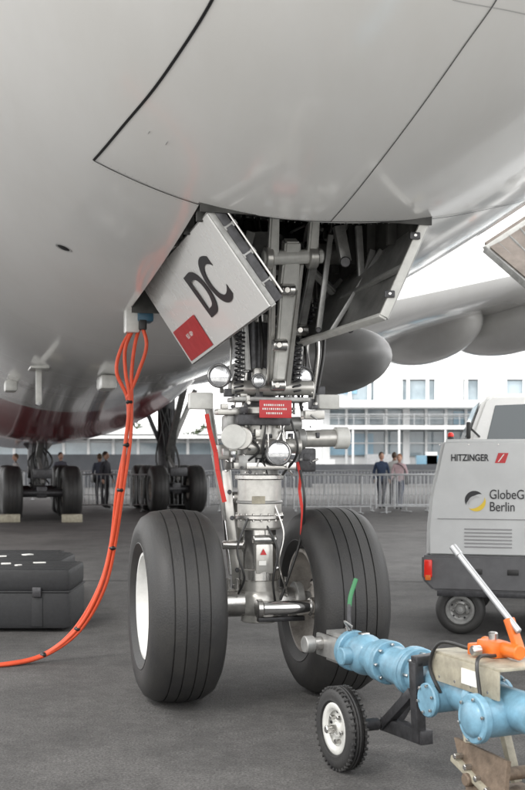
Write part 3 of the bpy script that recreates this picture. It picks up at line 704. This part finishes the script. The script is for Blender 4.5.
g.box((.0,.9,.6),(.12,1.9,.25),'gpudark',bev=.03); g.cyl((.9,.5,2.36),(.9,.5,2.44),.06,'orangep')
for x in (.7,3.9):
    for y in (.12,1.75): tyre(g,(x,y,.4),(0,1,0),.4,.24,.22,seg=40,gd=.01); rim(g,(x,y,.4),(0,1,0),.22,.24,'geargrey',32,5,5)
g.done('details',e)
# ------------------------------------------------------------ tow bar
e=top('aircraft_tow_bar',(.6,5.7,0))
tdir=Vector((.40,-.916,0)).normalized(); qd=Vector((.916,.40,0)).normalized()
T=Matrix.Translation((.53,6.27,0))@Matrix((qd,-tdir,Vector((0,0,1)))).transposed().to_4x4()
def B(a,q,z): return (q,-a,z)
g=MB(T); Z0=.50
g.cyl(B(-.02,0,Z0),B(.50,0,Z0),.085,'blue',seg=40,ch=.02); g.cyl(B(-.05,0,Z0),B(0.0,0,Z0),.115,'blue',seg=40); 
g.sphere(B(.12,0,Z0),.115,'blue',seg=32); g.cyl(B(.12,-.16,Z0),B(.12,.14,Z0),.05,'blue')
g.cyl(B(.30,0,Z0),B(.36,0,Z0),.115,'blue',seg=40); g.cyl(B(.365,0,Z0),B(.40,0,Z0),.118,'blue',seg=40)
g.cyl(B(.45,0,Z0),B(1.35,0,Z0-.02),.10,'blue',seg=40); g.cyl(B(.62,0,Z0),B(.66,0,Z0),.128,'blue',seg=40); g.cyl(B(.665,0,Z0),B(.70,0,Z0),.126,'blue',seg=40)
g.cyl(B(1.28,.0,Z0-.02),B(2.8,.0,Z0-.02),.09,'blue',seg=40); g.cyl(B(1.25,0,Z0-.02),B(1.30,0,Z0-.02),.13,'blue',seg=40)
g.cyl(B(1.02,-.15,Z0-.06),B(1.02,.3,Z0-.06),.065,'blue',seg=40); g.cyl(B(1.02,-.17,Z0-.06),B(1.02,-.14,Z0-.06),.082,'blue',seg=40)
g.cyl(B(1.46,-.18,Z0-.05),B(1.46,.2,Z0-.05),.09,'blue',seg=40); g.cyl(B(1.46,-.21,Z0-.05),B(1.46,-.17,Z0-.05),.11,'blue',seg=40); g.sphere(B(1.46,-.20,Z0-.05),.085,'blue',sc=(.5,1,1),seg=32)
for aa in (.33,.385,.64,.70,1.275):
    for k in range(8):
        an=2*math.pi*k/8; g.cyl(B(aa-.035,.1*math.cos(an),Z0+.1*math.sin(an)),B(aa+.04,.1*math.cos(an),Z0+.1*math.sin(an)),.009,'steel',seg=6)
for aa,q_ in ((1.02,-.175),(1.46,-.215)):
    for k in range(6):
        an=2*math.pi*k/6+.3; rr_=.066 if aa<1.2 else .095; g.cyl(B(aa+rr_*math.cos(an),q_-.008,Z0-.055+rr_*math.sin(an)),B(aa+rr_*math.cos(an),q_+.02,Z0-.055+rr_*math.sin(an)),.008,'steel',seg=6)
g.done('bar',e)
g=MB(T)
g.box(B(-.14,.0,Z0),(.16,.20,.05),'geargrey',bev=.01); g.box(B(-.14,0,Z0+.08),(.14,.18,.025),'geargrey'); g.box(B(-.14,0,Z0-.07),(.14,.18,.025),'geargrey')
for q in (-.075,.075): g.box(B(-.2,q,Z0),(.025,.26,.13),'geargrey',bev=.008)
g.cyl(B(-.26,-.16,Z0+.01),B(-.26,.12,Z0+.01),.04,'steel'); g.cyl(B(-.26,-.2,Z0+.01),B(-.26,-.14,Z0+.01),.05,'geargrey'); g.cyl(B(-.08,0,Z0-.1),B(-.08,0,Z0+.13),.022,'steel')
g.tube([B(-.3,-.06,Z0-.02),B(-.36,-.03,Z0),B(-.36,.05,Z0),B(-.3,.08,Z0)],.025,'geargrey')
g.tube([B(-.02,-.02,Z0+.05),B(-.04,-.02,Z0+.18),B(-.055,-.01,Z0+.26)],.012,'darksteel'); g.tube([B(-.055,-.01,Z0+.25),B(-.065,.005,Z0+.31),B(-.085,.05,Z0+.40)],.013,'green',10); g.tube([B(-.02,-.03,Z0+.12),B(-.02,-.06,Z0+.17),B(0,-.02,Z0+.14)],.006,'geargrey')
g.done('hitch',e)
g=MB(T)
WA,WQ=.52,-.365
c=B(WA,WQ,.215); tyre(g,c,(1,0,0),.215,.10,.12,seg=64,gd=.009,gw=.004,grooves=(-.5,-.17,.17,.5)); rim(g,c,(1,0,0),.12,.10,'gearwhite',40,5,5)
for k in range(40):
    a_=2*math.pi*k/40
    for q in(-1,1): g.box(B(WA+.207*math.cos(a_),WQ+q*.036,.215+.207*math.sin(a_)),(.02,.012,.014),'tyre',Matrix.Rotation(-a_+math.pi/2,3,'X'),.002)
g.cyl(B(WA,WQ-.09,.215),B(WA,.0,.215),.02,'steel'); g.cyl(B(WA,WQ+.08,.215),B(WA,WQ+.22,.215),.032,'darksteel')
g.beam(B(WA,-.1,.215),B(WA+.40,-.10,.23),.07,.07,'darksteel'); g.beam(B(WA+.36,-.12,.20),B(WA+.36,-.14,.60),.06,.05,'darksteel',up=(1,0,0)); g.beam(B(WA+.36,-.15,.60),B(WA+.36,.15,.62),.06,.05,'darksteel')
g.beam(B(WA,-.12,.2),B(WA+.32,-.13,.44),.045,.05,'darksteel'); g.beam(B(WA,-.05,.215),B(WA,.12,.45),.06,.06,'darksteel')
g.done('jockey_wheel',e)
g=MB(T)
PA=1.17
g.box(B(PA+.1,.03,Z0+.17),(.30,.56,.014),'beige',bev=.004); g.box(B(PA+.1,-.12,Z0+.10),(.012,.54,.13),'beige',bev=.004); g.box(B(PA-.17,.03,Z0+.10),(.28,.012,.13),'beige',bev=.004); g.box(B(PA+.15,-.128,Z0+.10),(.004,.12,.07),'paper',bev=0)
g.box(B(PA+.1,.04,Z0+.215),(.10,.14,.08),'orangep',bev=.02); g.cyl(B(PA+.0,.06,Z0+.22),B(PA+.28,.06,Z0+.22),.035,'orangep'); g.box(B(PA+.02,.0,Z0+.20),(.07,.05,.06),'orangep',bev=.012); g.cyl(B(PA+.1,.04,Z0+.25),B(PA+.1,.04,Z0+.29),.022,'steel'); g.cyl(B(PA+.1,-.03,Z0+.21),B(PA+.1,-.08,Z0+.21),.024,'steel')
for k in range(4): g.cyl(B(PA-.1+k*.13,-.128,Z0+.06),B(PA-.1+k*.13,-.12,Z0+.06),.008,'steel',seg=6)
g.tube([B(PA,-.02,Z0+.2),B(PA-.1,-.12,Z0+.22),B(PA-.16,-.14,Z0+.1),B(PA-.1,-.12,Z0-.02)],.009,'black'); g.tube([B(PA+.2,-.02,Z0+.2),B(PA+.25,-.15,Z0+.2),B(PA+.3,-.17,Z0+.04)],.009,'black')
g.box(B(.1,.0,Z0+.10),(.05,.05,.04),'steel'); g.box(B(.1,-.118,Z0),(.004,.06,.05),'paper',bev=0)
g.done('hydraulic_pump',e)
g=MB(); lt_,lb=W(452,546,5.35),W(519,632,5.02)
g.cyl(lb,lt_,.015,'galv',seg=14); g.cyl(lt_.lerp(lb,.12),lt_,.019,'galv',seg=14); g.beam(lb+Vector((0,0,-.08)),lb+(lt_-lb)*.15,.05,.03,'orangep')
g.done('pump_lever',e)
g=MB(T)
SA=.34
g.plate([B(SA+.86,-.12,.30),B(SA+1.30,-.14,.30),B(SA+1.30,-.16,.12),B(SA+1.02,-.16,.10)],.02,'rusty'); g.beam(B(SA+.9,-.14,.22),B(SA+1.4,-.16,.08),.07,.03,'beige'); g.beam(B(SA+.92,-.1,.40),B(SA+1.02,-.12,.12),.05,.03,'beige')
g.beam(B(SA+.9,.1,.40),B(SA+1.0,.12,.10),.05,.03,'beige'); g.cyl(B(SA+1.05,-.2,.16),B(SA+1.05,.2,.16),.03,'rusty'); g.box(B(SA+1.2,0,.06),(.36,.5,.05),'rusty',bev=.01)
for k in range(5): g.cyl(B(SA+.95+k*.08,-.19,.24-k*.03),B(SA+.95+k*.08,-.14,.24-k*.03),.014,'steel',seg=6)
g.done('support_bracket',e)
# ------------------------------------------------------------ crowd barriers
def barrier_mesh():
    g=MB(); L=2.25
    g.tube([(0,0,.14),(0,0,1.0),(.08,0,1.1),(L-.08,0,1.1),(L,0,1.0),(L,0,.14)],.02,'galv',8,4); g.cyl((0,0,.2),(L,0,.2),.016,'galv',seg=8)
    k=1
    while k*.125<L: g.cyl((k*.125,0,.2),(k*.125,0,1.1),.0085,'galv',seg=6,ch=0); k+=1
    for x in (.3,L-.3): g.beam((x,-.3,.02),(x,.3,.02),.05,.02,'galv'); g.cyl((x,0,.02),(x,0,.2),.016,'galv',seg=8)
    o=g.done('barrier_frame'); me=o.data; bpy.data.objects.remove(o); return me
bme=barrier_mesh()
def barrier(x,y,a):
    o=bpy.data.objects.new('crowd_barrier',bme); sc.collection.objects.link(o); o.location=(x,y,0); o.rotation_euler=(0,0,rad(a))
x=-6.2
for i in range(8): barrier(x,33+rnd.uniform(-.1,.1),rnd.uniform(-2,2)); x+=2.3
barrier(.9,31.5,8); barrier(3.3,31.9,-6); barrier(2.0,33.2,-35); barrier(4.0,32.6,20); barrier(5.7,33,0); barrier(8.0,33.3,4)
x=-16
for i in range(16): barrier(x,42,0); x+=2.3
# ------------------------------------------------------------ people
def person(x,y,h,head_a,shirt,pants,hair,walk=0,bag=False,armb=0):
    k=h/1.75; e=top('person',(x,y,0)); T=Matrix.Translation((x,y,0))@Matrix.Rotation(rad(head_a),4,'Z')@Matrix.Scale(k,4)
    ms=mat('cloth_top',shirt,.8,noise=.2,nscale=20); mp=mat('cloth_trousers',pants,.8,noise=.2,nscale=20); mh=mat('hair',hair,.6); msh=M['black']
    w_=walk; V=[(0,0,.96),(0,0,1.12),(0,-.01,1.32),(0,0,1.46),(0,-.01,1.56)]; Rr=[(.145,.10),(.135,.095),(.165,.105),(.065,.06),(.055,.055)]
    E=[(0,1),(1,2),(2,3),(3,4)]
    def add(p,r,par): V.append(p);Rr.append(r);E.append((par,len(V)-1)); return len(V)-1
    wr=[]
    for q in (-1,1):
        a=add((q*.17,0,1.415),(.062,.062),2); el=add((q*.225,.02-.10*w_*q,1.15),(.047,.047),a); hh=add((q*.22,-.08-.16*w_*q-armb,.93+armb*.5),(.032,.03),el); wr.append((q,V[hh]))
        hp=add((q*.09,0,.90),(.10,.10),0); kn=add((q*.095,-.05+.16*w_*q,.50),(.062,.062),hp); an=add((q*.095,.03+.28*w_*q,.10),(.042,.045),kn); add((q*.105,-.12+.28*w_*q,.045),(.038,.03),an)
    me=bpy.data.meshes.new('b'); me.from_pydata(V,E,[]); o=bpy.data.objects.new('b',me); sc.collection.objects.link(o)
    md=o.modifiers.new('s','SKIN'); sv=me.skin_vertices[0].data if me.skin_vertices else None
    if sv is None:
        bm=bmesh.new(); bm.from_mesh(me); bm.verts.layers.skin.verify(); bm.to_mesh(me); bm.free(); sv=me.skin_vertices[0].data
    for i,r_ in enumerate(Rr): sv[i].radius=r_; sv[i].use_root=(i==0)
    o.modifiers.new('u','SUBSURF').levels=1; o.modifiers['u'].render_levels=1
    dg=bpy.context.evaluated_depsgraph_get(); ev=o.evaluated_get(dg); m2=bpy.data.meshes.new_from_object(ev)
    g=MB(T)
    vs=[v.co.copy() for v in m2.vertices]
    for nm,fsel in (('top',lambda c:c.z>.93 and c.z<1.5 or (abs(c.x)>.19 and c.z>.97)),('tr',lambda c:c.z<=.93 and c.z>.09),('shoe',lambda c:c.z<=.09),('skin',lambda c:c.z>=1.5)):
        mt={'top':ms,'tr':mp,'shoe':msh,'skin':M['skin']}[nm]
        fs=[list(p.vertices) for p in m2.polygons if fsel(p.center) and (nm!='tr' or not p.center.z>.93)]
        if fs: g.add(vs,fs,mt)
    bpy.data.objects.remove(o)
    g.done('body',e)
    g=MB(T)
    for q,p in wr:
        p=Vector(p); g.sphere(p+Vector((0,-.01,-.05)),.042,'skin',sc=(.45,.9,1.1),seg=10)
        for f,(dy,L) in enumerate(((-.03,.065),(-.01,.075),(.01,.07),(.028,.055))): g.cyl(p+Vector((0,dy-.01,-.08)),p+Vector((-q*.012,dy-.02,-.08-L)),.008,'skin',r2=.006,seg=6)
        g.cyl(p+Vector((0,-.04,-.04)),p+Vector((-q*.01,-.065,-.09)),.009,'skin',seg=6)
    g.sphere((0,-.015,1.645),.115,'skin',sc=(.68,.82,1.02),seg=20); g.sphere((0,-.115,1.635),.016,'skin',sc=(.8,1,1.3),seg=8)
    for q in(-1,1): g.sphere((q*.08,0,1.64),.022,'skin',sc=(.4,.8,1.3),seg=8); g.sphere((q*.03,-.104,1.66),.010,'letter',seg=8)
    g.box((0,-.108,1.595),(.04,.008,.008),'red',bev=.002)
    g.sphere((0,.012,1.68),.118,mh,sc=(.74,.84,.90),seg=18)
    g.done('head_and_hands',e)
    if bag:
        g=MB(T); g.box((.24,.05,.95),(.1,.28,.3),'black',bev=.04); g.tube([(.22,.05,1.1),(.1,-.1,1.4),(-.15,0,1.45),(-.1,.12,1.2),(.2,.12,1.05)],.012,'black'); g.done('bag',e)
person((381-262)/F*34.5,34.5,1.76,10,(.03,.05,.10),(.03,.035,.06),(.05,.03,.02),.5)
person((399-262)/F*34,34,1.70,-20,(.55,.40,.42),(.05,.07,.13),(.25,.10,.04),-.6,True)
person((394-262)/F*36,36,1.76,160,(.6,.6,.58),(.06,.06,.07),(.08,.05,.03),.3)
person((105-262)/F*34.5,34.5,1.78,70,(.04,.04,.05),(.03,.03,.035),(.05,.03,.02),.4)
person((99-262)/F*36.5,36.5,1.72,200,(.06,.07,.10),(.05,.05,.06),(.1,.06,.03),.2,True)
person((60-262)/F*36,36,1.76,30,(.10,.10,.13),(.04,.04,.05),(.05,.03,.02),.5)
person((15-262)/F*37,37,1.72,-60,(.35,.33,.33),(.05,.05,.07),(.1,.06,.03),-.4)
# ------------------------------------------------------------ buildings
e=top('exhibition_pavilion',(14,75,0))
x0,x1=W(322,458,74).x,W(760,458,74).x; Yb=74
g=MB()
def zz(py): return CH+(458-py)/F*Yb
wd=x1-x0; xc=(x0+x1)/2
g.box((xc,Yb+8,zz(440)/2),(wd,14,zz(440)),'facade',bev=0)
g.box((xc,Yb+9,(zz(440)+zz(378))/2),(wd-.5,12,zz(378)-zz(440)-.01),'facade',bev=0)
g.box((xc+.2,Yb+4,zz(405)),(wd+1.2,11,.5),'facade',bev=.05)
g.box((xc+.6,Yb+1,zz(428)),(wd+1.5,5.0,.28),'facade',bev=.03)
g.box((xc+1.5,Yb+9,zz(374)),(wd-2,13,.35),'facade',bev=.03)
g.done('walls',e,False)
g=MB()
g.box((xc,Yb+.85,(zz(425)+zz(408))/2),(wd-.6,.2,zz(408)-zz(425)-.1),'glass',bev=0)
g.box((xc+1,Yb+2.9,(zz(400)+zz(377))/2),(wd-2.5,.2,zz(377)-zz(400)-.1),'glass',bev=0)
g.box((xc,Yb+.87,(zz(456)+zz(431))/2),(wd-.6,.2,zz(431)-zz(456)),'glass',bev=0)
for px0,px1,a,b_ in ((326,374,456,432),(338,360,392,380),(455,480,425,410)):
    xa,xb=W(px0,0,Yb).x,W(px1,0,Yb).x
    yy=Yb+.7 if a!=392 else Yb+2.75
    g.box(((xa+xb)/2,yy,(zz(a)+zz(b_))/2),(xb-xa,.06,abs(zz(a)-zz(b_))*.9),'glassblue',bev=0)
g.done('windows',e,False)
g=MB(); x=x0+.3; i=0
while x<x1:
    g.box((x,Yb+.55,(zz(470)+zz(406))/2),(.16 if i%4 else .45,.3,zz(406)-zz(470)),'facade',bev=0)
    g.box((x+.4,Yb+2.6,(zz(400)+zz(376))/2),(.22,.15,zz(376)-zz(400)),'facade',bev=0); x+=1.35; i+=1
for z in (zz(443),zz(416)): g.box((xc,Yb+.5,z),(wd,.1,.08),'facade',bev=0)
for px in (392,455,500):
    X=W(px,0,Yb).x; g.box((X,Yb+2.55,(zz(400)+zz(376))/2),(2.0,.1,zz(376)-zz(400)),'facade',bev=0)
x=x0
while x<x1: g.box((x,Yb-1.3,zz(421)),(.05,.05,.9),'galv',bev=0); x+=1.0
g.box((xc,Yb-1.3,zz(415)),(wd,.06,.06),'galv',bev=0); g.box((xc,Yb-1.3,zz(419)),(wd,.03,.03),'galv',bev=0)
for px in (350,395,440,470,500): 
    X=W(px,0,Yb).x; g.box((X,Yb-2.0,1.2),(.12,.12,zz(430)+1),'facade',bev=0)
for i in range(20):
    X=rnd.uniform(x0,x1); g.box((X,Yb-3,rnd.uniform(1.0,1.5)),(rnd.uniform(.5,2.0),.6,rnd.uniform(.6,1.3)),rnd.choice(('facade','galv','glassblue','facade')),bev=0)
g.done('mullions_and_balcony',e,False)
e=top('exhibition_chalets',(-12,80,0)); Yb=80
g=MB(); xa,xb=W(-60,0,Yb).x,W(232,0,Yb).x
g.box(((xa+xb)/2,Yb+4,zz(440)/2),(xb-xa,8,zz(440)),'facade',bev=0); g.box(((xa+xb)/2,Yb+3,zz(437)),(xb-xa+1,10,.3),'facade',bev=0)
g.box(((xa+xb)/2,Yb-.1,(zz(456)+zz(443))/2),(xb-xa-.4,.15,zz(443)-zz(456)),'glass',bev=0)
x=xa
while x<xb: g.box((x,Yb-.25,zz(448)),(.2,.15,1.4),'facade',bev=0); x+=1.8
for px in (120,150,215):
    X=W(px,0,Yb).x; g.prism([(X-1.3,zz(436)),(X,zz(424)),(X+1.3,zz(436))],Yb-2,Yb+2,'facade',0)
g.done('tents',e,False)
g=MB(); g.box((W(110,0,60).x,60,.9),(22,.2,1.8),'darkwall',bev=0); g.box((W(410,0,62).x,62,.7),(20,.2,1.1),'darkwall',bev=0); g.done('banner_wall')
# ------------------------------------------------------------ distant trees
ml=[mat('foliage_a',(.06,.085,.045),.7),mat('foliage_b',(.085,.11,.06),.7),mat('foliage_c',(.04,.06,.032),.7)]
g=MB()
for t in range(30):
    cx=W(rnd.uniform(-150,230),0,110).x; cy=rnd.uniform(106,122); H=rnd.uniform(3.8,5.2)
    g.cyl((cx,cy,0),(cx,cy,H*.6),.18,'rusty',r2=.08,seg=6)
    for i in range(260):
        a=rnd.uniform(0,6.28); el=rnd.uniform(-1,1); rr=rnd.uniform(.4,1)**.5
        p=Vector((cx+math.cos(a)*math.sqrt(1-el*el)*2.2*rr,cy+math.sin(a)*math.sqrt(1-el*el)*2.2*rr,H*.66+el*H*.36*rr))
        q=[p+Vector((rnd.uniform(-.3,.3),rnd.uniform(-.3,.3),rnd.uniform(-.3,.3))) for _ in range(4)]
        g.add(q,[[0,1,2],[1,2,3]],rnd.choice(ml))
g.done('distant_trees',None,False)
